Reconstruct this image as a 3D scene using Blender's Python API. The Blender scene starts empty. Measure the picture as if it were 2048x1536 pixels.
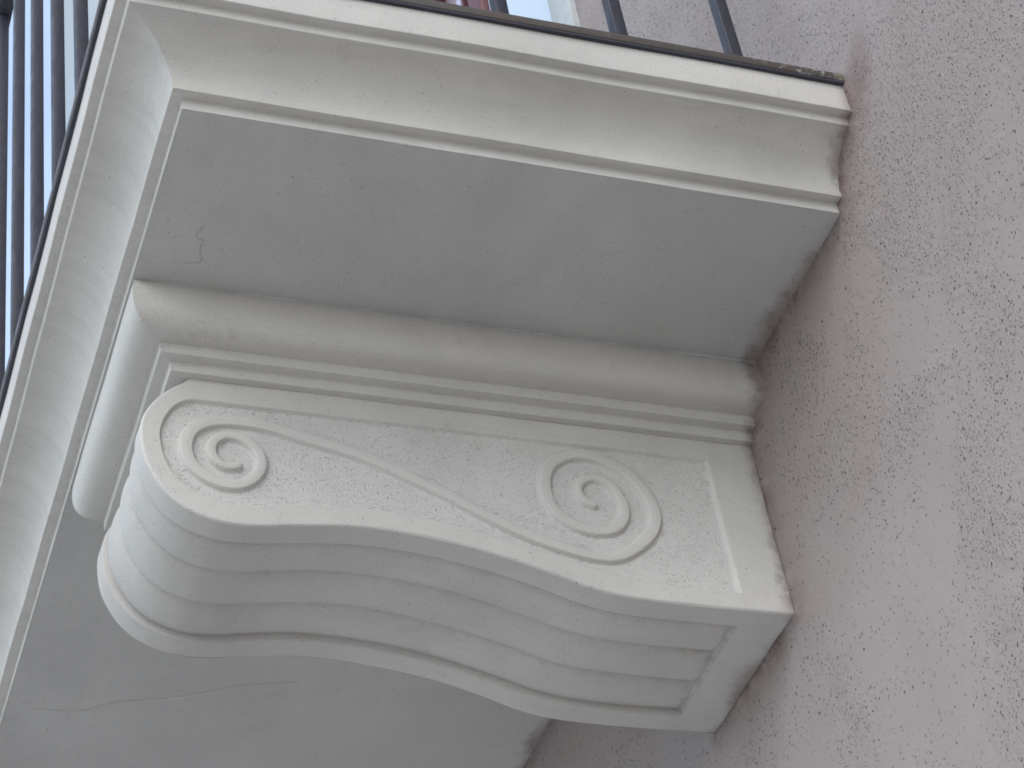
import bpy, math, random
import numpy as np
from mathutils import Matrix, Vector
random.seed(7)
rng = np.random.default_rng(11)
sc = bpy.context.scene
COL = sc.collection

# ------------------------------------------------------------------ frame of reference
# u = metres out from the house wall (world -X), v = metres along the wall (world Y),
# z = metres above the balcony's soffit; the soffit hangs Z0 above the pavement.
Z0 = 3.31
def W(u, v, z):
    return (-u, v, z + Z0)

# ------------------------------------------------------------------ camera
cam_d = bpy.data.cameras.new("camera")
cam = bpy.data.objects.new("camera", cam_d)
COL.objects.link(cam)
right = Vector((0.9391, -0.3158, -0.1357)).normalized()
fwd = Vector((0.3226, 0.6736, 0.6649)).normalized()
fwd = (fwd - right * fwd.dot(right)).normalized()
up = right.cross(fwd)
M = Matrix((right, up, -fwd)).transposed().to_4x4()
M.translation = Vector(W(1.0914, -1.4198, -1.7102))
cam.matrix_world = M
cam_d.sensor_width = 36.0
cam_d.lens = 82.22
cam_d.clip_start = 0.05
cam_d.clip_end = 3000.0
sc.camera = cam

# ------------------------------------------------------------------ sky, sun, exposure
SUN_EL, SUN_AZ = math.radians(38), math.radians(217)      # azimuth clockwise from +Y
wd = bpy.data.worlds.new("World")
sc.world = wd
wd.use_nodes = True
nt = wd.node_tree
bg = nt.nodes["Background"]
sky = nt.nodes.new("ShaderNodeTexSky")
sky.sky_type = 'NISHITA'
sky.sun_disc = False
sky.sun_elevation = SUN_EL
sky.sun_rotation = SUN_AZ
sky.air_density = 1.0
sky.dust_density = 1.2
sky.ozone_density = 1.0
# thin high cloud over most of the sky, added to brighten its fill
tc = nt.nodes.new("ShaderNodeTexCoord")
cn = nt.nodes.new("ShaderNodeTexNoise")
cn.inputs["Scale"].default_value = 1.6; cn.inputs["Detail"].default_value = 6; cn.inputs["Roughness"].default_value = 0.55
nt.links.new(tc.outputs["Generated"], cn.inputs["Vector"])
cr = nt.nodes.new("ShaderNodeMapRange"); cr.interpolation_type = 'SMOOTHSTEP'
for nm_, v_ in zip(("From Min", "From Max", "To Min", "To Max"), (0.30, 0.66, 0.30, 0.95)): cr.inputs[nm_].default_value = v_
nt.links.new(cn.outputs["Fac"], cr.inputs["Value"])
cm = nt.nodes.new("ShaderNodeMix"); cm.data_type = 'RGBA'
# cloud thinned around the view direction, added to keep the visible sky blue
vd = nt.nodes.new("ShaderNodeVectorMath"); vd.operation = 'DOT_PRODUCT'
vd.inputs[1].default_value = (0.12, 0.75, 0.65)
nt.links.new(tc.outputs["Generated"], vd.inputs[0])
vr = nt.nodes.new("ShaderNodeMapRange"); vr.interpolation_type = 'SMOOTHSTEP'
for nm_, v_ in zip(("From Min", "From Max", "To Min", "To Max"), (0.72, 0.95, 1.0, 0.44)): vr.inputs[nm_].default_value = v_
nt.links.new(vd.outputs["Value"], vr.inputs["Value"])
vm_ = nt.nodes.new("ShaderNodeMath"); vm_.operation = 'MULTIPLY'
nt.links.new(cr.outputs[0], vm_.inputs[0]); nt.links.new(vr.outputs[0], vm_.inputs[1])
nt.links.new(vm_.outputs[0], cm.inputs[0])
nt.links.new(sky.outputs[0], cm.inputs[6])
cm.inputs[7].default_value = (3.8, 4.42, 5.15, 1)
nt.links.new(cm.outputs[2], bg.inputs[0])
bg.inputs[1].default_value = 0.15

sd = bpy.data.lights.new("sun", 'SUN')
sd.energy = 0.5
sd.angle = math.radians(45)
sd.color = (1.0, 0.96, 0.935)
so = bpy.data.objects.new("sun", sd)
COL.objects.link(so)
sdir = Vector((math.sin(SUN_AZ) * math.cos(SUN_EL), math.cos(SUN_AZ) * math.cos(SUN_EL), math.sin(SUN_EL)))
so.rotation_euler = sdir.to_track_quat('Z', 'Y').to_euler()
so.location = (-6, -4, 12)

sc.view_settings.view_transform = 'Standard'
sc.view_settings.look = 'None'
sc.view_settings.gamma = 1.0
sc.view_settings.exposure = 1.22
sc.cycles.filter_width = 1.7
sc.cycles.max_bounces = 8
sc.cycles.diffuse_bounces = 6

# ------------------------------------------------------------------ materials
class NB:
    def __init__(s, name):
        s.m = bpy.data.materials.new(name)
        s.m.use_nodes = True
        s.t = s.m.node_tree
        s.b = s.t.nodes["Principled BSDF"]
        s.b.inputs["Roughness"].default_value = 0.85
        if "Specular IOR Level" in s.b.inputs: s.b.inputs["Specular IOR Level"].default_value = 0.3
        s.geo = s.t.nodes.new("ShaderNodeNewGeometry").outputs["Position"]
    def n(s, kind, **kw):
        x = s.t.nodes.new(kind)
        for k, v in kw.items(): setattr(x, k, v)
        return x
    def lk(s, a, b): s.t.links.new(a, b)
    def mapping(s, scale=(1, 1, 1), rot=(0, 0, 0), src=None):
        x = s.n("ShaderNodeMapping")
        x.inputs["Scale"].default_value = scale
        x.inputs["Rotation"].default_value = rot
        s.lk(src or s.geo, x.inputs["Vector"])
        return x.outputs[0]
    def noise(s, scale, detail=3, rough=0.5, src=None, dist=0.0):
        x = s.n("ShaderNodeTexNoise")
        x.inputs["Scale"].default_value = scale
        x.inputs["Detail"].default_value = detail
        x.inputs["Roughness"].default_value = rough
        x.inputs["Distortion"].default_value = dist
        s.lk(src or s.geo, x.inputs["Vector"])
        return x.outputs["Fac"]
    def voro(s, scale, src=None, feature='F1', rand=1.0):
        x = s.n("ShaderNodeTexVoronoi", feature=feature)
        x.inputs["Scale"].default_value = scale
        x.inputs["Randomness"].default_value = rand
        s.lk(src or s.geo, x.inputs["Vector"])
        return x.outputs["Distance"]
    def mr(s, val, a, b, c=0.0, d=1.0, smooth=True):
        x = s.n("ShaderNodeMapRange")
        x.interpolation_type = 'SMOOTHSTEP' if smooth else 'LINEAR'
        for i, v in zip(("From Min", "From Max", "To Min", "To Max"), (a, b, c, d)):
            x.inputs[i].default_value = v
        s.lk(val, x.inputs["Value"])
        return x.outputs[0]
    def math(s, op, a, b=None, clamp=False):
        x = s.n("ShaderNodeMath", operation=op, use_clamp=clamp)
        for i, v in enumerate((a, b)):
            if v is None: continue
            if isinstance(v, (int, float)): x.inputs[i].default_value = v
            else: s.lk(v, x.inputs[i])
        return x.outputs[0]
    def mix(s, fac, a, b):
        x = s.n("ShaderNodeMix", data_type='RGBA')
        if isinstance(fac, (int, float)): x.inputs[0].default_value = fac
        else: s.lk(fac, x.inputs[0])
        for i, v in ((6, a), (7, b)):
            if isinstance(v, (tuple, list)): x.inputs[i].default_value = (*v[:3], 1)
            else: s.lk(v, x.inputs[i])
        return x.outputs[2]
    def xyz(s):
        x = s.n("ShaderNodeSeparateXYZ"); s.lk(s.geo, x.inputs[0]); return x.outputs
    def attr(s, name):
        x = s.n("ShaderNodeAttribute", attribute_name=name); return x.outputs["Fac"]
    def bump(s, h, dist, strength=1.0, prev=None):
        x = s.n("ShaderNodeBump")
        x.inputs["Distance"].default_value = dist
        x.inputs["Strength"].default_value = strength
        s.lk(h, x.inputs["Height"])
        if prev is not None: s.lk(prev, x.inputs["Normal"])
        return x.outputs[0]
    def done(s, col=None, nrm=None, rough=None):
        if col is not None:
            if isinstance(col, tuple): s.b.inputs["Base Color"].default_value = (*col, 1)
            else: s.lk(col, s.b.inputs["Base Color"])
        if nrm is not None: s.lk(nrm, s.b.inputs["Normal"])
        if rough is not None:
            if isinstance(rough, (int, float)): s.b.inputs["Roughness"].default_value = rough
            else: s.lk(rough, s.b.inputs["Roughness"])
        return s.m

def stone_mat(name, base=(0.565, 0.542, 0.50), stipple=0.0, dirt_and_shade=0.5, streak=0.0, damp=0.0, crease_dark=0.0):
    k = NB(name)
    big = k.noise(3.2, 5, 0.6, dist=0.6)
    mid = k.noise(14, 5, 0.65)
    fine = k.noise(640, 3, 0.75)
    dk = tuple(c * f for c, f in zip(base, (0.90, 0.90, 0.905)))
    lt = tuple(min(1, c * 1.07) for c in base)
    c = k.mix(k.mr(big, 0.28, 0.72), dk, lt)
    c = k.mix(k.math('MULTIPLY', k.mr(mid, 0.45, 0.75), 0.20 * dirt_and_shade * 2), c, tuple(x * 0.76 for x in base))
    c = k.mix(k.mr(fine, 0.3, 0.7, 0, 0.30), c, tuple(x * 0.68 for x in base))
    # little shell holes and dark grains in the limestone
    v1 = k.voro(95)
    gate = k.mr(k.noise(31, 2), 0.56, 0.64)
    sp = k.math('MULTIPLY', k.mr(v1, 0.05, 0.13, 1, 0), gate)
    v2 = k.voro(300)
    gate2 = k.mr(k.noise(60, 2, src=k.mapping((1, 1, 1), (0.4, 0.2, 0))), 0.46, 0.62)
    sp2 = k.math('MULTIPLY', k.mr(v2, 0.16, 0.26, 1, 0), gate2)
    c = k.mix(k.math('MULTIPLY', sp, 0.42), c, (0.13, 0.115, 0.10))
    c = k.mix(k.math('MULTIPLY', sp2, 0.30), c, (0.17, 0.15, 0.14))
    # thin wandering veins
    vn = k.noise(7, 4, 0.6, src=k.mapping((1, 1, 1), (0.3, 0.9, 0.2)), dist=1.2)
    vd = k.math('ABSOLUTE', k.math('SUBTRACT', vn, 0.5))
    vein = k.math('MULTIPLY', k.mr(vd, 0.0, 0.006, 1, 0), k.mr(k.noise(9, 2), 0.56, 0.66))
    c = k.mix(k.math('MULTIPLY', vein, 0.20), c, (0.25, 0.21, 0.18))
    h = k.math('SUBTRACT', k.math('MULTIPLY', fine, 0.30), k.math('ADD', sp, k.math('MULTIPLY', sp2, 0.6)))
    if streak > 0:
        st = k.noise(6.0, 4, 0.6, src=k.mapping((0.9, 9, 0.9), (0, 0, 0.25)), dist=0.5)
        c = k.mix(k.mr(st, 0.42, 0.70, 0, streak), c, tuple(x * 0.74 for x in base))
    if damp > 0:
        d1 = k.noise(2.3, 4, 0.55, src=k.mapping((1.4, 0.8, 1), (0, 0, 0.5)), dist=1.5)
        c = k.mix(k.mr(d1, 0.48, 0.66, 0, damp), c, tuple(x * f for x, f in zip(base, (0.66, 0.64, 0.63))))
    # wall paint and grime on the stone beside the plaster, darkened with painted contact shade (u < 3 cm)
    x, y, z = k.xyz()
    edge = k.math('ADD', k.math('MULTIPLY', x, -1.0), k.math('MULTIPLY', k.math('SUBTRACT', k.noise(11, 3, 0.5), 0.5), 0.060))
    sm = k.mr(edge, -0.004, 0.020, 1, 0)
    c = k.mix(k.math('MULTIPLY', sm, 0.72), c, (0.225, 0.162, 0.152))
    grime_and_shade = k.math('MULTIPLY', k.mr(k.noise(60, 3, 0.7), 0.5, 0.62), k.mr(edge, 0.0, 0.03, 1, 0))
    c = k.mix(k.math('MULTIPLY', grime_and_shade, 0.28), c, (0.09, 0.075, 0.06))
    if crease_dark > 0:
        lg = k.math('MULTIPLY', k.attr("grime_and_shade"), k.mr(k.noise(75, 4, 0.7), 0.32, 0.66, 0.45, 1.0))
        c = k.mix(k.math('MULTIPLY', lg, crease_dark * 0.6), c, (0.17, 0.155, 0.135))  # grime between the reeds, plus crease shade painted into the colour
    if stipple > 0:
        g = k.noise(760, 2, 0.6)
        g2 = k.noise(430, 2, 0.6, src=k.mapping((1, 1, 1), (0.5, 0, 0.2)))
        vs_ = k.n("ShaderNodeTexVoronoi", feature='F1'); vs_.inputs["Scale"].default_value = 420
        k.lk(k.geo, vs_.inputs["Vector"])
        sc_ = k.n("ShaderNodeSeparateColor"); k.lk(vs_.outputs["Color"], sc_.inputs[0])
        hole = k.math('MULTIPLY', k.mr(vs_.outputs["Distance"], 0.14, 0.38, 1, 0), k.math('LESS_THAN', sc_.outputs[0], k.mr(k.noise(18, 3), 0.35, 0.65, 0.18, 0.50)))
        hh = k.math('SUBTRACT', k.math('ADD', k.math('MULTIPLY', g, 0.8), k.math('MULTIPLY', g2, 0.7)), k.math('MULTIPLY', hole, 0.8))
        n = k.bump(hh, 0.0009 * stipple, 1.0)
        c = k.mix(k.math('MULTIPLY', hole, 0.25), c, tuple(x * 0.42 for x in base))
        c = k.mix(k.mr(g2, 0.58, 0.72, 0, 0.35), c, tuple(min(1, x * 1.25) for x in base))
        n = k.bump(h, 0.0008, 1.0, n)
    else:
        n = k.bump(h, 0.0007, 0.8)
    return k.done(c, n, 0.86)

def stucco_mat():
    k = NB("stucco")
    base = (0.335, 0.262, 0.250)
    x, y, z = k.xyz()
    big = k.noise(2.4, 5, 0.6, dist=0.5)
    mid = k.noise(11, 5, 0.65)
    c = k.mix(k.mr(big, 0.35, 0.66), (0.293, 0.250, 0.232), (0.318, 0.280, 0.265))
    c = k.mix(k.mr(mid, 0.5, 0.75, 0, 0.30), c, (0.305, 0.280, 0.275))
    # where the float has left the plaster open: more holes to the near side and high up
    reg = k.noise(5.5, 4, 0.6, dist=0.8)
    reg = k.mr(reg, 0.2, 0.8, 0.06, 0.94, False)
    dens = k.math('ADD', reg, k.math('ADD', k.mr(y, -0.45, 0.45, 0.12, -0.08, False), k.mr(z, Z0 - 0.45, Z0 + 0.15, -0.06, 0.12, False)))
    at = k.attr("smooth")          # trowelled smooth against the stone
    dens = k.math('SUBTRACT', dens, k.math('MULTIPLY', at, 0.22))
    wob = k.n("ShaderNodeTexNoise"); wob.inputs["Scale"].default_value = 160; wob.inputs["Detail"].default_value = 2
    k.lk(k.geo, wob.inputs["Vector"])
    vm = k.n("ShaderNodeVectorMath", operation='MULTIPLY_ADD')
    k.lk(wob.outputs["Color"], vm.inputs[0]); vm.inputs[1].default_value = (0.006, 0.006, 0.006)
    k.lk(k.geo, vm.inputs[2])
    def dots(scale, rot, sq, r, lo, hi):
        src = k.mapping((1, 1, sq), (rot, 0, 0), src=vm.outputs[0])
        vo = k.n("ShaderNodeTexVoronoi", feature='F1')
        vo.inputs["Scale"].default_value = scale
        k.lk(src, vo.inputs["Vector"])
        sep = k.n("ShaderNodeSeparateColor"); k.lk(vo.outputs["Color"], sep.inputs[0])
        th = k.mr(dens, 0.30, 0.72, lo, hi)
        on = k.math('LESS_THAN', sep.outputs[0], th)
        rad_ = k.math('MULTIPLY', k.math('ADD', k.math('MULTIPLY', sep.outputs[1], 0.8), 0.45), r)
        q = k.math('DIVIDE', vo.outputs["Distance"], rad_)
        return k.math('MULTIPLY', k.mr(q, 0.55, 1.15, 1, 0), on)
    pit = k.math('MAXIMUM', k.math('MAXIMUM', dots(140, 0.20, 0.55, 0.150, 0.06, 0.50), dots(230, 0.05, 0.60, 0.20, 0.08, 0.70)), k.math('MULTIPLY', dots(400, -0.25, 0.66, 0.27, 0.10, 0.80), 0.7))
    grain = k.noise(700, 2, 0.6)
    lump = k.noise(260, 3, 0.6, src=k.mapping((1, 1, 0.6)))
    rough_a = k.mr(dens, 0.40, 0.70, 0.10, 1.5)
    h = k.math('SUBTRACT', k.math('MULTIPLY', k.math('ADD', k.math('MULTIPLY', lump, 0.9), k.math('MULTIPLY', grain, 0.22)), rough_a), k.math('MULTIPLY', pit, 1.25))
    c = k.mix(k.math('MULTIPLY', pit, 0.80), c, (0.070, 0.052, 0.048))
    c = k.mix(k.math('MULTIPLY', k.math('MULTIPLY', k.attr("patch"), k.mr(k.noise(45, 4, 0.6), 0.3, 0.6, 0.5, 1.0)), 0.75), c, (0.205, 0.150, 0.142))
    # grime and painted contact shade in the angle with the stone
    gr_shade = k.math('MULTIPLY', k.attr("grime_and_shade"), k.mr(k.noise(38, 4, 0.7), 0.30, 0.62, 0.35, 1.0))
    c = k.mix(k.math('MULTIPLY', gr_shade, 0.85), c, (0.105, 0.068, 0.062))
    n = k.bump(h, 0.0014, 1.0)
    n = k.bump(k.noise(34, 3, 0.6), 0.003, 0.4, n)
    return k.done(c, n, 0.9)

def metal_mat(name, base, rough=0.38, splash=False, spec=0.5, coat=0.0):
    k = NB(name)
    c = k.mix(k.mr(k.noise(60, 4, 0.65), 0.4, 0.7), base, tuple(x * 1.2 for x in base))
    c = k.mix(k.mr(k.noise(22, 4, 0.7, dist=0.6), 0.52, 0.70, 0, 0.35), c, tuple(x * f for x, f in zip(base, (1.7, 1.2, 1.0))))
    if splash:
        x, y, z = k.xyz()
        u = k.math('MULTIPLY', x, -1)
        zone = k.mr(u, 0.03, 0.15, 0.10, 0.0)
        sp = k.mr(k.math('ADD', k.noise(170, 3, 0.65), zone), 0.64, 0.70)
        zz = k.math('MULTIPLY', sp, k.mr(u, 0.12, 0.17, 1, 0))
        c = k.mix(k.math('MULTIPLY', zz, 0.55), c, (0.40, 0.39, 0.37))
        yel = k.mr(k.math('ADD', u, k.math('MULTIPLY', k.noise(90), 0.03)), 0.015, 0.03, 0.4, 0)
        c = k.mix(yel, c, (0.23, 0.22, 0.12))
    k.b.inputs["Specular IOR Level"].default_value = spec
    k.b.inputs["Coat Weight"].default_value = coat
    k.b.inputs["Coat Roughness"].default_value = 0.2
    n = k.bump(k.noise(150, 3, 0.6), 0.0006, 0.6)
    return k.done(c, n, k.mr(k.noise(45, 3), 0.3, 0.7, rough * 0.8, rough * 1.3))

M_SLAB = stone_mat("slab_limestone", stipple=0, dirt_and_shade=0.6, streak=0.35)
M_SOFF = stone_mat("soffit_limestone", base=(0.49, 0.478, 0.45), dirt_and_shade=0.5, damp=0.16)
M_STONE = stone_mat("carved_limestone", dirt_and_shade=0.4)
M_CAP = stone_mat("cap_limestone", base=(0.555, 0.535, 0.495), dirt_and_shade=0.35, damp=0.10)
M_REED = stone_mat("reeded_limestone", base=(0.535, 0.515, 0.478), dirt_and_shade=0.55, damp=0.12, crease_dark=0.8)
M_PUNCH = stone_mat("punched_limestone", base=(0.60, 0.578, 0.54), stipple=1.0, dirt_and_shade=0.3)
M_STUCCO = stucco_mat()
M_RAIL = metal_mat("dark_brown_paint", (0.037, 0.038, 0.050), 0.42, spec=0.35, coat=0.0)
M_BAR = metal_mat("weathered_brown_paint", (0.070, 0.060, 0.052), 0.5, splash=True)
k = NB("white_paint"); M_WHITE = k.done(k.mix(k.mr(k.noise(40, 4), 0.4, 0.7), (0.40, 0.42, 0.41), (0.46, 0.475, 0.465)), k.bump(k.noise(200, 3), 0.0006), 0.6)
k = NB("door_paint"); M_WOOD = k.done(k.mix(k.mr(k.noise(20, 5, src=k.mapping((4, 4, .4))), 0.35, 0.7), (0.085, 0.032, 0.032), (0.13, 0.05, 0.048)), k.bump(k.noise(90, 3), 0.0005), 0.45)
k = NB("window_glass")
k.b.inputs["Metallic"].default_value = 0.0
k.b.inputs["Specular IOR Level"].default_value = 1.0
k.b.inputs["Coat Weight"].default_value = 1.0
k.b.inputs["Coat IOR"].default_value = 1.9
k.b.inputs["Coat Roughness"].default_value = 0.02
M_GLASS = k.done(k.mix(k.mr(k.noise(1.4, 2), 0.4, 0.6), (0.34, 0.31, 0.36), (0.44, 0.40, 0.45)), None, 0.08)
k = NB("pale_render"); M_PALE = k.done((0.36, 0.40, 0.43), k.bump(k.noise(90, 3), 0.001), 0.9)
k = NB("sky_pane"); M_SKYPANE = k.done((0.52, 0.60, 0.68), None, 0.7)  # door glass; its sky reflection is painted as pale blue
k = NB("paving"); M_PAVE = k.done(k.mix(k.mr(k.noise(1.2, 6), 0.35, 0.7), (0.50, 0.475, 0.435), (0.57, 0.54, 0.50)), k.bump(k.noise(60, 4), 0.004), 0.9)

# ------------------------------------------------------------------ mesh helpers
def mesh_obj(name, verts, faces, mat, parent=None, smooth=True, normals=None, sharp=None):
    me = bpy.data.meshes.new(name)
    verts = np.asarray(verts, dtype=np.float32)
    fa = [tuple(int(i) for i in f) for f in faces] if not isinstance(faces, np.ndarray) else faces
    if isinstance(fa, np.ndarray):
        nf, k_ = fa.shape
        me.vertices.add(len(verts)); me.vertices.foreach_set("co", verts.ravel())
        me.loops.add(nf * k_); me.loops.foreach_set("vertex_index", fa.astype(np.int32).ravel())
        me.polygons.add(nf)
        me.polygons.foreach_set("loop_start", np.arange(0, nf * k_, k_, dtype=np.int32))
        me.update(calc_edges=True)
    else:
        me.from_pydata(verts.tolist(), [], fa)
        me.update()
    me.validate()
    me.polygons.foreach_set("use_smooth", [bool(smooth)] * len(me.polygons))
    if sharp is not None:
        me.set_sharp_from_angle(angle=math.radians(sharp))
    if normals is not None:
        me.normals_split_custom_set_from_vertices([tuple(n) for n in normals])
    me.materials.append(mat)
    o = bpy.data.objects.new(name, me)
    COL.objects.link(o)
    if parent is not None: o.parent = parent
    return o

def empty(name, loc, label=None, cat=None, group=None):
    o = bpy.data.objects.new(name, None)
    o.empty_display_size = 0.1
    COL.objects.link(o)
    o.location = loc
    if label: o["label"] = label
    if cat: o["category"] = cat
    if group: o["group"] = group
    return o

def attach(child, parent):
    child.parent = parent
    child.matrix_parent_inverse = Matrix.Translation(-Vector(parent.location))
    return child

def grid_faces(nu, nv, flip=False):
    i = np.arange(nu - 1)[:, None]; j = np.arange(nv - 1)[None, :]
    a = (i * nv + j).ravel(); b = ((i + 1) * nv + j).ravel()
    c = ((i + 1) * nv + j + 1).ravel(); d = (i * nv + j + 1).ravel()
    return np.stack([a, d, c, b] if flip else [a, b, c, d], 1)

def box(name, u0, u1, v0, v1, z0, z1, mat, parent=None, bevel=0.0):
    import bmesh
    bm = bmesh.new()
    vs = [bm.verts.new(W(u, v, z)) for u in (u0, u1) for v in (v0, v1) for z in (z0, z1)]
    for f in ((0, 1, 3, 2), (4, 6, 7, 5), (0, 4, 5, 1), (2, 3, 7, 6), (0, 2, 6, 4), (1, 5, 7, 3)):
        bm.faces.new([vs[i] for i in f])
    bmesh.ops.recalc_face_normals(bm, faces=bm.faces)
    if bevel > 0:
        bmesh.ops.bevel(bm, geom=list(bm.edges), offset=bevel, segments=2, affect='EDGES', profile=0.5)
    me = bpy.data.meshes.new(name); bm.to_mesh(me); bm.free()
    if bevel > 0:
        me.polygons.foreach_set("use_smooth", [True] * len(me.polygons))
        me.set_sharp_from_angle(angle=math.radians(50))
    me.materials.append(mat)
    o = bpy.data.objects.new(name, me); COL.objects.link(o)
    if parent is not None: attach(o, parent)
    return o

def round_corners(pts, r, skip=()):
    """replace the sharp corners of an open polyline by small arcs"""
    out = [pts[0]]
    for i in range(1, len(pts) - 1):
        p, a, b = np.array(pts[i]), np.array(pts[i - 1]), np.array(pts[i + 1])
        da, db = a - p, b - p
        la, lb = np.linalg.norm(da), np.linalg.norm(db)
        ang = math.acos(max(-1, min(1, float(np.dot(da, db) / (la * lb)))))
        if ang > math.radians(150) or i in skip:
            out.append(tuple(p)); continue
        rr = min(r, la * 0.45, lb * 0.45)
        p0, p1 = p + da / la * rr, p + db / lb * rr
        for t in (0, 0.25, 0.5, 0.75, 1):
            q = (1 - t) ** 2 * p0 + 2 * t * (1 - t) * p + t * t * p1
            out.append(tuple(q))
    out.append(pts[-1])
    return out

# ------------------------------------------------------------------ balcony slab
V_END = 3.6
D = 0.70
prof = [(0.0, 0.0), (0.0, 0.0140), (0.0118, 0.0140)]
for i in range(0, 19):
    t = math.radians(90 * i / 18)
    prof.append((0.0626 - 0.0508 * math.cos(t) + 0.0, 0.0160 + 0.0530 * math.sin(t)))
prof += [(0.0626, 0.0806), (0.0734, 0.0806), (0.0734, 0.1212), (0.060, 0.1212)]
# the fillet stands 1 mm down from the cove
prof[2:3] = [(0.0118, 0.0140)]
P = round_corners(prof, 0.0013)
P = np.array(P)
def sweep_edge(P, D, vn, v_end, u_wall=-0.02, sgn=-1):
    """profile (offset outward, z) swept along the near side, mitred, then along the front"""
    n = len(P)
    us = np.concatenate([np.linspace(u_wall, D * 0.98, 60)[:-1], [None]])
    rings = []
    A = [(u_wall + (D - u_wall) * t) for t in np.linspace(0, 1, 40)]
    for t in np.linspace(0, 1, 40):
        r = []
        for o, z in P:
            uend = D + o
            r.append((u_wall + (uend - u_wall) * t, vn - o, z))
        rings.append(r)
    for t in np.linspace(0, 1, 60)[0:]:
        r = []
        for o, z in P:
            v0 = vn - o
            r.append((D + o, v0 + (v_end - v0) * t, z))
        rings.append(r)
    return rings
def rings_mesh(name, rings, mat, parent, sharp=28, flip=False, wob=0.0):
    nu, nv = len(rings), len(rings[0])
    V = np.array(rings).reshape(-1, 3)
    if wob:
        V = V + wob * np.stack([np.sin(V[:, 1] * 31 + V[:, 0] * 17), np.sin(V[:, 0] * 23 + 1), np.sin(V[:, 0] * 19 + V[:, 1] * 27 + 2)], 1)
    V = np.stack([-V[:, 0], V[:, 1], V[:, 2] + Z0], 1)
    o = mesh_obj(name, V, grid_faces(nu, nv, flip), mat, None, True, sharp=sharp)
    return attach(o, parent) if parent else o

slab = empty("balcony_slab", W(0, V_END / 2, 0), "pale limestone balcony slab with a hollow moulded edge and flat underside, over the scrolled bracket", "balcony")
rings_mesh("edge_moulding", sweep_edge(P, D, 0.0, V_END), M_SLAB, slab, sharp=30, flip=True, wob=0.00035)
# soffit sheet
nu, nv = 60, 160
uu = np.linspace(-0.02, D + 0.0005, nu); vv = np.linspace(-0.0005, V_END, nv)
U_, V_ = np.meshgrid(uu, vv, indexing='ij')
Zs = 0.0004 * np.sin(U_ * 9 + 1) * np.sin(V_ * 5)
soff = mesh_obj("soffit", np.stack([-U_.ravel(), V_.ravel(), Zs.ravel() * 0 + Z0 + 0.0002], 1), grid_faces(nu, nv), M_SOFF)
attach(soff, slab)
box("top_paving", -0.0, D + 0.0715, -0.0715, V_END, 0.084, 0.1205, M_SLAB, slab)

# ------------------------------------------------------------------ bracket outline (u, z) measured on its near face
VC, VF = 0.2838, 0.5035
ZT = -0.0790
bot = [(-0.02, -0.3104), (0.0019, -0.3104), (0.0441, -0.3106), (0.0838, -0.3110), (0.1231, -0.3109), (0.1618, -0.3100), (0.1995, -0.3071), (0.2361, -0.2990),
       (0.2653, -0.2885), (0.3182, -0.2721), (0.371, -0.2603), (0.4241, -0.2535), (0.4773, -0.2527), (0.5301, -0.2585), (0.560, -0.2632), (0.5866, -0.2655),
       (0.6125, -0.2635), (0.6198, -0.2612), (0.6386, -0.2537), (0.6544, -0.242), (0.6668, -0.2269), (0.6769, -0.2072), (0.6822, -0.1921),
       (0.6850, -0.1720), (0.6851, -0.1524), (0.6828, -0.1385), (0.6775, -0.1265), (0.6682, -0.1115), (0.654, -0.0960), (0.640, -0.0850), (0.632, ZT)]
def spline(pts, n_out, smooth_pass=2):
    p = np.array(pts, float)
    # Catmull-Rom
    q = []
    pp = np.vstack([2 * p[0] - p[1], p, 2 * p[-1] - p[-2]])
    for i in range(1, len(pp) - 2):
        p0, p1, p2, p3 = pp[i - 1:i + 3]
        m = 14
        for t in np.linspace(0, 1, m, endpoint=False):
            q.append(0.5 * ((2 * p1) + (-p0 + p2) * t + (2 * p0 - 5 * p1 + 4 * p2 - p3) * t * t + (-p0 + 3 * p1 - 3 * p2 + p3) * t ** 3))
    q.append(pp[-2])
    q = np.array(q)
    s = np.concatenate([[0], np.cumsum(np.linalg.norm(np.diff(q, axis=0), axis=1))])
    ss = np.linspace(0, s[-1], n_out)
    r = np.stack([np.interp(ss, s, q[:, 0]), np.interp(ss, s, q[:, 1])], 1)
    for _ in range(smooth_pass):
        r[1:-1] = 0.25 * r[:-2] + 0.5 * r[1:-1] + 0.25 * r[2:]
    return r
PATH = spline(bot, 900, 60)

bracket = empty("scroll_bracket", W(0, (VC + VF) / 2, -0.31), "carved limestone scroll bracket with reeded underside, holding up the balcony", "bracket")

# --- reeded underside: offset inward along the path normal
tan = np.gradient(PATH, axis=0); tan /= np.linalg.norm(tan, axis=1)[:, None]
nrm_out = np.stack([tan[:, 1], -tan[:, 0]], 1)          # pointing down / outward
arc = np.concatenate([[0], np.cumsum(np.linalg.norm(np.diff(PATH, axis=0), axis=1))])
Wd = VF - VC
B = 0.0295
NVS = 236
vs = np.linspace(0, Wd, NVS)
dep, crest = 0.0112, 0.0034
pw = (Wd - 2 * B) / 3
prof_d = np.zeros(NVS)
region = np.zeros(NVS, int)
for i, v in enumerate(vs):
    if v < B or v > Wd - B: continue
    x = (v - B) / pw
    kx = min(2, int(x)); t = (x - kx) * 2 - 1
    region[i] = kx + 1
    outer = (kx == 0 and t < 0) or (kx == 2 and t > 0)
    dmx = dep if outer else 0.0092
    prof_d[i] = dmx - (dmx - crest) * (max(0.0, 1 - abs(t) ** (3.2 if outer else 2.2))) ** 0.62
# soften the cut edges a touch
kk = np.array([0.2, 0.6, 0.2])
prof_s = np.convolve(np.pad(prof_d, 1, mode='edge'), kk, mode='valid')
u_on = PATH[:, 0]
s_panel = arc[np.argmax(u_on > 0.057)]
gate = np.clip((arc - s_panel) / 0.0016, 0, 1)
off = gate[:, None] * prof_s[None, :]
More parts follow.
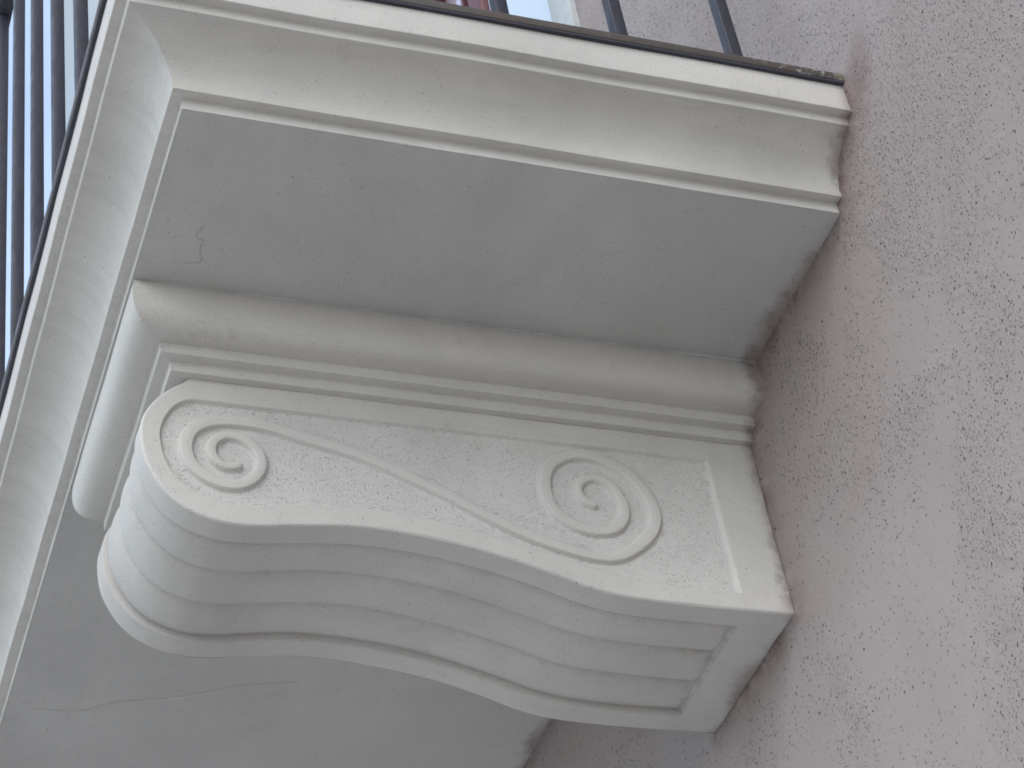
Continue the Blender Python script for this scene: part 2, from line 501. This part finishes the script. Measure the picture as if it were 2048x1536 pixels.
# round the arrises of the block
er = 0.0028
e = np.minimum(vs, Wd - vs)
off += np.where(e < er, er - np.sqrt(np.maximum(0, er ** 2 - (er - e) ** 2)), 0)[None, :] * 0.9
# hand-cut irregularity
off += 0.0003 * (np.sin(arc[:, None] * 41 + vs[None, :] * 60) + np.sin(arc[:, None] * 23 - vs[None, :] * 33 + 1))
UU = PATH[:, 0][:, None] - nrm_out[:, 0][:, None] * off
ZZ = PATH[:, 1][:, None] - nrm_out[:, 1][:, None] * off
VVm = np.broadcast_to(VC + vs[None, :], UU.shape)
pos = np.stack([-UU, VVm, ZZ + Z0], 2)
du = np.gradient(pos, axis=0); dv = np.gradient(pos, axis=1)
nn = np.cross(du, dv); nn /= np.maximum(1e-12, np.linalg.norm(nn, axis=2))[..., None]
# orient outward
oref = np.stack([-nrm_out[:, 0], np.zeros(len(PATH)), nrm_out[:, 1]], 1)[:, None, :]
flipn = (nn * oref).sum(2).mean() < 0
if flipn: nn = -nn
dirt_and_shade = np.zeros((len(PATH), NVS))  # real dirt in the creases together with painted occlusion shade
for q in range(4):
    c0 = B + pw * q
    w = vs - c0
    if q < 3: dirt_and_shade += np.where(w >= -0.0005, np.exp(-np.maximum(w, 0) / 0.013), 0)[None, :] * (0.75 if q else 0.5)
    else: dirt_and_shade += np.where(w <= 0, np.exp(w / 0.006), np.exp(-w / 0.0015))[None, :] * 0.5
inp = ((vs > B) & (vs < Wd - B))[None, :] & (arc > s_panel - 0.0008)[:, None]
dirt_and_shade *= (0.55 + 1.1 * np.exp(-np.maximum(arc - s_panel, 0) / 0.05))[:, None]
dirt_and_shade += np.exp(-np.maximum(arc - s_panel - 0.003, 0) / 0.004)[:, None] * 1.2
dirt_and_shade = np.where(inp, np.clip(dirt_and_shade, 0, 1), 0)
def split_grid(pos, nn, mask_faces, name, mat, parent, flip, attrs=None):
    nu, nv = pos.shape[:2]
    F = grid_faces(nu, nv, flip)
    F = F[mask_faces.ravel()]
    used, inv = np.unique(F.ravel(), return_inverse=True)
    V = pos.reshape(-1, 3)[used]; N = nn.reshape(-1, 3)[used]
    o = mesh_obj(name, V, inv.reshape(-1, 4).astype(np.int32), mat, None, True, normals=N)
    if attrs is not None:
        at_ = o.data.attributes.new("grime_and_shade", 'FLOAT', 'POINT')
        at_.data.foreach_set("value", attrs.reshape(-1)[used].astype(np.float32))
    return attach(o, parent)
fr = region[:-1][None, :] * (gate[:-1, None] > 0)
fr = np.broadcast_to(fr, (len(PATH) - 1, NVS - 1)).copy()
split_grid(pos, nn, fr == 0, "underside_border", M_REED, bracket, flipn, dirt_and_shade)
for q in (1, 2, 3):
    split_grid(pos, nn, fr == q, "reed", M_REED, bracket, flipn, dirt_and_shade)

# --- near side face as a carved relief
umax_i = int(np.argmax(PATH[:, 0]))
low, upn = PATH[:umax_i + 1], PATH[umax_i:]
UM = PATH[umax_i, 0]
NU_, NR = 640, 210
th = np.linspace(0, 1, NU_)
ucol = -0.02 + (UM + 0.02) * (1 - (1 - th) ** 1.0)
# finer towards the nose
ucol = -0.02 + (UM + 0.02) * np.sin(th * math.pi / 2) ** 0.98 if False else np.concatenate([
    np.linspace(-0.02, 0.60, 470, endpoint=False), 0.60 + (UM - 0.60) * np.sin(np.linspace(0, math.pi / 2, NU_ - 470))])
zl = np.interp(ucol, low[:, 0], low[:, 1])
upr = upn[::-1]
zu = np.where(ucol < upr[0, 0], ZT, np.interp(ucol, upr[:, 0], upr[:, 1]))
zl[-1] = zu[-1] = PATH[umax_i, 1]
tt = np.linspace(0, 1, NR)
SU = np.broadcast_to(ucol[:, None], (NU_, NR))
SZ = zl[:, None] * (1 - tt)[None, :] + zu[:, None] * tt[None, :]
pts = np.stack([SU.ravel(), SZ.ravel()], 1)

def seg_dist(pts, poly, closed=False, radii=None):
    best = np.full(len(pts), 1e9); br = np.zeros(len(pts))
    P0 = np.asarray(poly, float)
    if closed: P0 = np.vstack([P0, P0[:1]])
    for i in range(len(P0) - 1):
        a, b = P0[i], P0[i + 1]
        ab = b - a; L = ab @ ab
        if L < 1e-14: continue
        t = np.clip(((pts - a) @ ab) / L, 0, 1)
        d = np.linalg.norm(pts - a - t[:, None] * ab, axis=1)
        if radii is not None:
            r = radii[i] + (radii[i + 1] - radii[i]) * t
            val = d - r
            m = val < best
            best[m] = val[m]
        else:
            m = d < best
            best[m] = d[m]
    return best
def inside(pts, poly):
    P0 = np.asarray(poly, float); n = len(P0)
    c = np.zeros(len(pts), bool)
    x, y = pts[:, 0], pts[:, 1]
    j = n - 1
    for i in range(n):
        xi, yi = P0[i]; xj, yj = P0[j]
        cond = ((yi > y) != (yj > y))
        with np.errstate(divide='ignore', invalid='ignore'):
            xx = (xj - xi) * (y - yi) / (yj - yi if yj != yi else 1e-12) + xi
        c ^= cond & (x < xx)
        j = i
    return c
INN = [(0.0616, -0.1072), (0.1464, -0.1063), (0.3001, -0.1060), (0.45, -0.1066), (0.56, -0.1068), (0.6276, -0.1064), (0.6366, -0.1083), (0.6493, -0.1176), (0.6591, -0.134),
       (0.6645, -0.1493), (0.6653, -0.1642), (0.663, -0.1838), (0.6573, -0.2030), (0.648, -0.2165), (0.6374, -0.2257), (0.6226, -0.2335), (0.605, -0.2375), (0.585, -0.2385), (0.555, -0.2360), (0.53, -0.2320), (0.50, -0.2285),
       (0.4521, -0.2275), (0.40, -0.2310), (0.35, -0.2410), (0.30, -0.2530), (0.2511, -0.2665), (0.215, -0.2770), (0.1787, -0.2835), (0.1393, -0.2878), (0.0984, -0.2890), (0.0606, -0.2885)]
INNs = np.array(INN)
INNd = spline(INN[5:], 240, 10)
INNd = np.vstack([INNs[:5], INNd])
CL = [(0.5881, -0.1882), (0.5972, -0.1917), (0.607, -0.1887), (0.6132, -0.1796), (0.6143, -0.1681), (0.6086, -0.1556), (0.597, -0.1488), (0.5847, -0.1499), (0.5738, -0.1563), (0.5654, -0.1668), (0.5624, -0.1809), (0.5673, -0.1961), (0.5793, -0.2092), (0.5929, -0.2146), (0.6083, -0.2132), (0.6233, -0.2053), (0.6339, -0.1954), (0.6388, -0.1818), (0.6398, -0.1675), (0.6352, -0.1508), (0.6223, -0.1378), (0.605, -0.1307), (0.588, -0.1289), (0.5652, -0.1299), (0.5426, -0.1332), (0.5211, -0.1395), (0.4859, -0.1480), (0.4523, -0.1582), (0.4155, -0.1741), (0.3703, -0.196), (0.3423, -0.2128), (0.3033, -0.2322), (0.2682, -0.2461), (0.2343, -0.2557), (0.2087, -0.2585), (0.1874, -0.254), (0.1638, -0.2373), (0.1462, -0.2172), (0.1384, -0.198), (0.1387, -0.178), (0.1463, -0.1587), (0.1583, -0.1399), (0.178, -0.1258), (0.1995, -0.1193), (0.2193, -0.1204), (0.2372, -0.1285), (0.2514, -0.1428), (0.2581, -0.164), (0.2587, -0.1807), (0.254, -0.1982), (0.2428, -0.2132), (0.2254, -0.2223), (0.2066, -0.224), (0.1894, -0.2194), (0.1766, -0.206), (0.1719, -0.1905), (0.1737, -0.1734), (0.181, -0.1590), (0.1932, -0.1505), (0.2071, -0.1508), (0.2180, -0.1590), (0.2215, -0.1677), (0.2209, -0.178), (0.2152, -0.1861), (0.2074, -0.1880)]
CLd = spline(CL, 300, 3)
fr_ = np.linspace(0, 1, 300)
rad = (0.0074 - 0.0009 * np.exp(-((fr_ - 0.5) / 0.13) ** 2)) * (1 - 0.34 * np.clip((0.22 - fr_) / 0.22, 0, 1)) * (1 - 0.34 * np.clip((fr_ - 0.78) / 0.22, 0, 1))
d_in = seg_dist(pts, INNd, closed=True)
ins = inside(pts, INNd)
sd_ground = np.where(ins, d_in, -d_in)                  # >0 inside the sunk panel
d_scroll = seg_dist(pts, CLd, radii=rad)
def sstep(x, a, b):
    t = np.clip((x - a) / (b - a), 0, 1); return t * t * (3 - 2 * t)
GD = 0.0046
sunk = sstep(sd_ground, -0.0010, 0.0022) * GD
rel = (1 - sstep(d_scroll, -0.0014, 0.0014)) * GD
rel += np.where(d_scroll < 0, 0.0009 * np.sqrt(np.clip(-d_scroll / 0.007, 0, 1)), 0)
h = np.where(sunk > 0, -sunk + np.minimum(rel, sunk + 0.0009), 0)
# low undulation and chipping of the cut edges
ph = pts[:, 0] * 37 + pts[:, 1] * 51
h += 0.00022 * np.sin(ph) + 0.00018 * np.sin(pts[:, 0] * 83 - pts[:, 1] * 67 + 2)
d_out = seg_dist(pts, np.vstack([PATH, [[-0.02, ZT]]]), closed=True)
rr = 0.0030
low_edge = np.where((d_out < rr) & (pts[:, 1] < ZT - 0.004), rr - np.sqrt(np.maximum(0, rr ** 2 - (rr - d_out) ** 2)), 0)
h -= low_edge * 0.9
H = h.reshape(NU_, NR)
posS = np.stack([-SU, VC - H - 0.0002, SZ + Z0], 2)
du = np.gradient(posS, axis=0); dv = np.gradient(posS, axis=1)
nS = np.cross(du, dv); ln = np.linalg.norm(nS, axis=2)
nS = nS / np.maximum(ln, 1e-12)[..., None]
nS[ln < 1e-12] = (0, -1, 0)
flipS = nS[..., 1].mean() > 0
if flipS: nS = -nS
sgm, dsm = sd_ground.reshape(NU_, NR), d_scroll.reshape(NU_, NR)
lab = np.zeros((NU_, NR), int)
lab[(sgm > 0.0014)] = 1
lab[(sgm > 0.0014) & (dsm < 0.0010)] = 2
fl = lab[:-1, :-1]
split_grid(posS, nS, fl == 0, "side_border", M_STONE, bracket, flipS)
split_grid(posS, nS, fl == 1, "sunk_panel", M_PUNCH, bracket, flipS)
split_grid(posS, nS, fl == 2, "scroll_band", M_STONE, bracket, flipS)
# far side and back of the block
Vb = []
for x, z in PATH: Vb.append(W(x, VF - 0.0015, z))
Vb.append(W(-0.02, VF - 0.0015, ZT))
attach(mesh_obj("far_side", Vb, [list(range(len(Vb)))[::-1]], M_STONE, None, False), bracket)

# --- cap moulding of the bracket (quarter round over two fillets)
cap = [(0.0521, 0.0)]
for i in range(1, 9):
    t = math.radians(90 * i / 8)
    cap.append((0.0521 + 0.0040 * math.sin(t), -0.0235 * (1 - math.cos(t)) ** 0.8))
for i in range(1, 21):
    t = math.radians(90 * i / 20)
    cap.append((0.0561 - 0.0330 * (1 - math.cos(t) ** 0.60), -0.0235 - 0.0299 * math.sin(t) ** 0.85))
cap += [(0.0216, -0.0534), (0.0216, -0.0662), (0.0092, -0.0662), (0.0092, -0.0790), (-0.02, -0.0790)]
CP = np.array(round_corners(cap, 0.0014))
UMC = 0.6969 - 0.0521
rings = sweep_edge(CP, UMC, VC, 0.5510)
capo = rings_mesh("cap_moulding", rings, M_CAP, bracket, sharp=32, flip=False, wob=0.0003)
# closed end of the front run and the body of the cap
endp = [W(UMC + o, 0.5510, z) for o, z in CP] + [W(UMC - 0.02, 0.5510, 0.0)]
attach(mesh_obj("cap_end", endp, [list(range(len(endp)))], M_CAP, None, False), bracket)
box("cap_core", -0.01, UMC - 0.012, VC + 0.012, 0.5500, -0.0780, -0.0005, M_CAP, bracket)

# --- mortar left in the joint on the soffit
jt = []
for i, t in enumerate(np.linspace(0, 1, 160)):
    u = -0.005 + 0.700 * t
    w = 0.0011 + 0.0007 * math.sin(t * 31) * math.sin(t * 77 + 1) + 0.0016 * max(0, 1 - t * 5)
    jt.append([(u, VC - 0.0521 + 0.001, -0.0002 - w), (u, VC - 0.0521 - w * 0.7, -0.0002 - w * 0.6), (u, VC - 0.0521 - w * 1.3, 0.0006)])
M_MORT = stone_mat("joint_mortar", base=(0.50, 0.50, 0.48), dirt_and_shade=0.3)
rings_mesh("mortar_joint", jt, M_MORT, bracket, sharp=180, flip=False)

# --- marks on the slab: a hairline crack and a faint run line
k = NB("crack_line"); M_CRACK = k.done((0.34, 0.32, 0.30), None, 0.95)
k = NB("run_stain"); M_RUN = k.done(k.mix(k.mr(k.noise(30, 4), 0.4, 0.6), (0.455, 0.443, 0.416), (0.49, 0.478, 0.45)), None, 0.95)
def ribbon(name, pts, w, mat):
    q = spline(pts, 120, 1)
    t = np.gradient(q, axis=0); t /= np.linalg.norm(t, axis=1)[:, None]
    nn_ = np.stack([-t[:, 1], t[:, 0]], 1)
    V = []
    for i in range(len(q)):
        ww = w * (0.35 + 0.65 * abs(math.sin(i * 0.37) * math.sin(i * 0.113 + 1)))
        a, b = q[i] + nn_[i] * ww, q[i] - nn_[i] * ww
        V.append(W(a[0], a[1], -0.0001)); V.append(W(b[0], b[1], -0.0001))
    F_ = [(2 * i, 2 * i + 1, 2 * i + 3, 2 * i + 2) for i in range(len(q) - 1)]
    return attach(mesh_obj(name, V, F_, mat, None, False), slab)
ribbon('hairline_crack', [[0.647, 0.145], [0.6479, 0.1522], [0.6506, 0.1584], [0.6464, 0.1632], [0.6409, 0.165], [0.6423, 0.1723], [0.6412, 0.1814], [0.6376, 0.1879], [0.6389, 0.196], [0.6456, 0.1959], [0.6515, 0.1992]], 0.0007, M_CRACK)
ribbon('run_stain', [[0.6697, 0.9892], [0.6266, 0.988], [0.5913, 0.977], [0.5636, 0.9593], [0.5096, 0.9469], [0.4576, 0.924], [0.4114, 0.9039], [0.3507, 0.8894]], 0.0045, M_RUN)

# ------------------------------------------------------------------ house: plastered wall, quoin, balcony door
house = empty("house", W(-0.2, 1.0, -Z0), "house with a pitted pinkish plaster wall behind the stone balcony, white door jamb above", "house")
DV0, DV1, DZ0, DZ1 = 0.4330, 1.60, 0.1210, 2.45
vg = np.concatenate([np.linspace(-6, -0.75, 22, endpoint=False), np.arange(-0.75, 1.25, 0.0030), np.linspace(1.25, 3.30, 24)])
zg = np.concatenate([np.linspace(-Z0, -0.86, 10, endpoint=False), np.arange(-0.86, 0.30, 0.0030), np.linspace(0.30, 1.3, 60, endpoint=False), np.linspace(1.3, 6.6, 26)])
def snap(a, x):
    a[np.argmin(np.abs(a - x))] = x
for x in (DV0, DV1): snap(vg, x)
for x in (DZ0, DZ1): snap(zg, x)
GV, GZ = np.meshgrid(vg, zg, indexing='ij')
pw_ = np.stack([GV.ravel(), GZ.ravel()], 1)
# outline of the stone where it meets the plaster (v, z)
slab_out = [(-o, z) for o, z in P[::-1]]
stone_poly = slab_out + [(0.0, 0.0), (VC - 0.0521, 0.0), (VC - 0.0521, -0.03), (VC - 0.0216, -0.054), (VC - 0.0216, -0.0662), (VC - 0.0092, -0.0662), (VC - 0.0092, -0.079), (VC, -0.079),
              (VC, -0.3104), (VF, -0.3104), (VF, -0.079), (0.5510, -0.054), (0.5510, 0.0), (3.6, 0.0), (3.6, 0.1212)]
nearm = (pw_[:, 0] > -0.35) & (pw_[:, 0] < 1.3) & (pw_[:, 1] > -0.6) & (pw_[:, 1] < 0.35)
dd = np.full(len(pw_), 9.0)
dd[nearm] = seg_dist(pw_[nearm], stone_poly, closed=True)
inn_ = np.zeros(len(pw_), bool); inn_[nearm] = inside(pw_[nearm], stone_poly)
dd = np.where(inn_, 0.0, dd)
def vnoise(p, s, seed):
    r = np.random.default_rng(seed)
    out = np.zeros(len(p))
    for _ in range(14):
        a = r.uniform(0, 2 * math.pi); f = s * r.uniform(0.6, 1.7); ph = r.uniform(0, 6.28)
        out += np.sin((p[:, 0] * math.cos(a) + p[:, 1] * math.sin(a)) * f + ph)
    return out / 14 * 1.8
n1 = vnoise(pw_, 60, 1); n2 = vnoise(pw_, 220, 2); n3 = vnoise(pw_, 9, 3)
# underside joints carry a thicker fillet of plaster
bulge = 0.0060 * np.exp(-dd / 0.0085) * (1 + 0.45 * n3 + 0.16 * n1)
uw = 0.0010 * n3 + 0.0003 * n1 + bulge - 0.0022
uw = np.where(inn_, 0.002, uw)
NVg, NZg = len(vg), len(zg)
fv = 0.5 * (vg[:-1] + vg[1:])[:, None]; fz = 0.5 * (zg[:-1] + zg[1:])[None, :]
keep = ~((fv > DV0) & (fv < DV1) & (fz > DZ0) & (fz < DZ1))
F = grid_faces(NVg, NZg, False)[keep.ravel()]
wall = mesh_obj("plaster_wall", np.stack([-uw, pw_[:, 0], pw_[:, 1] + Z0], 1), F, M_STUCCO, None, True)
me = wall.data
# face normals must look out of the house (-X)
if sum(p.normal.x for p in me.polygons[:200]) > 0: me.flip_normals()
a1 = me.attributes.new("smooth", 'FLOAT', 'POINT')
a2 = me.attributes.new("grime_and_shade", 'FLOAT', 'POINT')
sm_ = np.exp(-dd / 0.10) * 0.75
# a hand-trowelled patch beside the slab corner
pt = np.exp(-(((pw_[:, 0] + 0.055) / 0.075) ** 2 + ((pw_[:, 1] - 0.085) / 0.10) ** 2))
for cv_, cz_, r_, amp in ((0.176, -0.098, 0.010, 2.2), (0.168, -0.115, 0.008, 1.8), (0.255, -0.150, 0.020, 0.9), (0.150, -0.125, 0.012, 1.2), (-0.16, 0.02, 0.09, 0.5), (-0.22, -0.20, 0.12, 0.35), (0.34, -0.42, 0.10, 0.45)):
    sm_ = sm_ - amp * np.exp(-(((pw_[:, 0] - cv_) ** 2 + (pw_[:, 1] - cz_) ** 2) / r_ ** 2))
sm_ = np.clip(np.maximum(sm_, pt * 0.6), -1.6, 1)
gr_shade_v = np.clip(np.exp(-dd / 0.014) * (1 + 0.5 * n1), 0, 1)  # joint grime with the contact shadow painted in
a3 = me.attributes.new("patch", 'FLOAT', 'POINT')
a3.data.foreach_set("value", np.exp(-(((pw_[:, 0] + 0.104 + 0.30 * (pw_[:, 1] - 0.11)) / 0.024) ** 2 + ((pw_[:, 1] - 0.11) / 0.050) ** 2) ** 1.5).astype(np.float32))
a1.data.foreach_set("value", sm_.astype(np.float32)); a2.data.foreach_set("value", gr_shade_v.astype(np.float32))
attach(wall, house)
# far pale corner of the house and the side and roof that close it
box("corner_pilaster", -0.30, 0.03, 3.30, 4.14, -Z0, 6.6, M_PALE, house, 0.006)
box("end_wall", -8.0, -0.30, 4.00, 4.14, -Z0, 6.6, M_STUCCO, house)
box("near_end_wall", -8.0, -0.02, -6.0, -5.86, -Z0, 6.6, M_STUCCO, house)
box("roof", -8.2, 0.25, -6.2, 4.20, 6.6, 6.75, M_WHITE, house)
# balcony door
door = empty("balcony_door", W(-0.1, 1.0, DZ0), None, None)
attach(door, house)
door.location = door.location
def dbox(name, *a):
    o = box(name, *a[:6], a[6], None, a[7] if len(a) > 7 else 0.0)
    o.parent = door
    o.matrix_parent_inverse = Matrix.Translation(-Vector(W(-0.1, 1.0, DZ0)))
    return o
dbox("jamb", -0.16, 0.008, DV0, 0.4925, DZ0, DZ1, M_WHITE, 0.003)
dbox("jamb", -0.16, 0.008, DV1 - 0.06, DV1, DZ0, DZ1, M_WHITE, 0.003)
dbox("lintel", -0.16, 0.008, 0.4935, DV1 - 0.061, DZ1 - 0.06, DZ1, M_WHITE, 0.003)
dbox("threshold", -0.16, 0.02, 0.4935, DV1 - 0.061, DZ0 + 0.001, DZ0 + 0.03, M_WHITE, 0.003)
dbox("sky_pane", -0.022, -0.016, 0.4935, 0.72, DZ0 + 0.03, DZ1 - 0.061, M_SKYPANE)
dbox("stile", -0.05, -0.004, 0.7215, 0.7720, DZ0 + 0.03, DZ1 - 0.061, M_WOOD, 0.003)
dbox("stile", -0.05, -0.004, 1.35, 1.40, DZ0 + 0.03, DZ1 - 0.061, M_WOOD, 0.003)
for i, z in enumerate((0.16, 0.60, 1.05, 1.50, 1.95)):
    dbox("glazing_bar", -0.04, -0.008, 0.7730, 1.349, z, z + 0.022, M_WOOD)
for v in (0.799, 0.905, 1.05, 1.20):
    dbox("glazing_bar", -0.038, -0.010, v, v + 0.008, DZ0 + 0.03, DZ1 - 0.061, M_WOOD)
dbox("pane", -0.034, -0.030, 0.7725, 1.3495, DZ0 + 0.03, DZ1 - 0.061, M_GLASS)
dbox("side_panel", -0.05, -0.01, 1.402, 1.5385, DZ0 + 0.03, DZ1 - 0.061, M_WOOD)

# ------------------------------------------------------------------ railing
rail = empty("balcony_railing", W(0.73, -0.06, 0.1212), "dark brown iron railing of square upright bars along the edge of the balcony", "railing")
RO1, RO0 = 0.0785, 0.0485        # outer and inner offset of the flat bars
def lbar(name, z0, z1, o0, o1, mat):
    a = box(name, 0.0, D + o1, -o1, -o0, z0, z1, mat, rail, 0.0012)
    b = box(name, D + o0, D + o1, -o0 + 0.0002, V_END - 0.05, z0, z1, mat, rail, 0.0012)
lbar("bottom_rail", 0.1230, 0.1345, RO0, RO1, M_BAR)
box("packing_strip", 0.0, D + RO1 - 0.001, -RO1 + 0.0008, -RO0 - 0.004, 0.1200, 0.1229, M_RAIL, rail)
box("packing_strip", D + RO0 + 0.004, D + RO1 - 0.0008, -RO0, V_END - 0.05, 0.1200, 0.1229, M_RAIL, rail)
lbar("top_rail", 0.9350, 0.9490, 0.0545, 0.0745, M_RAIL)
hb = 0.0068
first = None
def baluster(u, v):
    global first
    if first is None:
        first = box("baluster", -hb, hb, -hb, hb, 0.1345, 0.9350, M_RAIL, None, 0.0009)
        o = first
    else:
        o = first.copy(); COL.objects.link(o)
    o.parent = rail
    o.matrix_parent_inverse = Matrix.Translation(-Vector(rail.location))
    o.location = (-u, v, 0)
    return o
OC = 0.0635
for kx in range(5):
    baluster(0.1170 + 0.1309 * kx, -OC)
baluster(D + OC, -OC)
for i in range(26):
    baluster(D + OC + 0.0015, 0.0075 + hb + 0.1300 * i)

# ------------------------------------------------------------------ ground
g = mesh_obj("ground", [(-900, -900, 0), (900, -900, 0), (900, 900, 0), (-900, 900, 0)], [(0, 1, 2, 3)], M_PAVE, None, False)
g["kind"] = "structure"
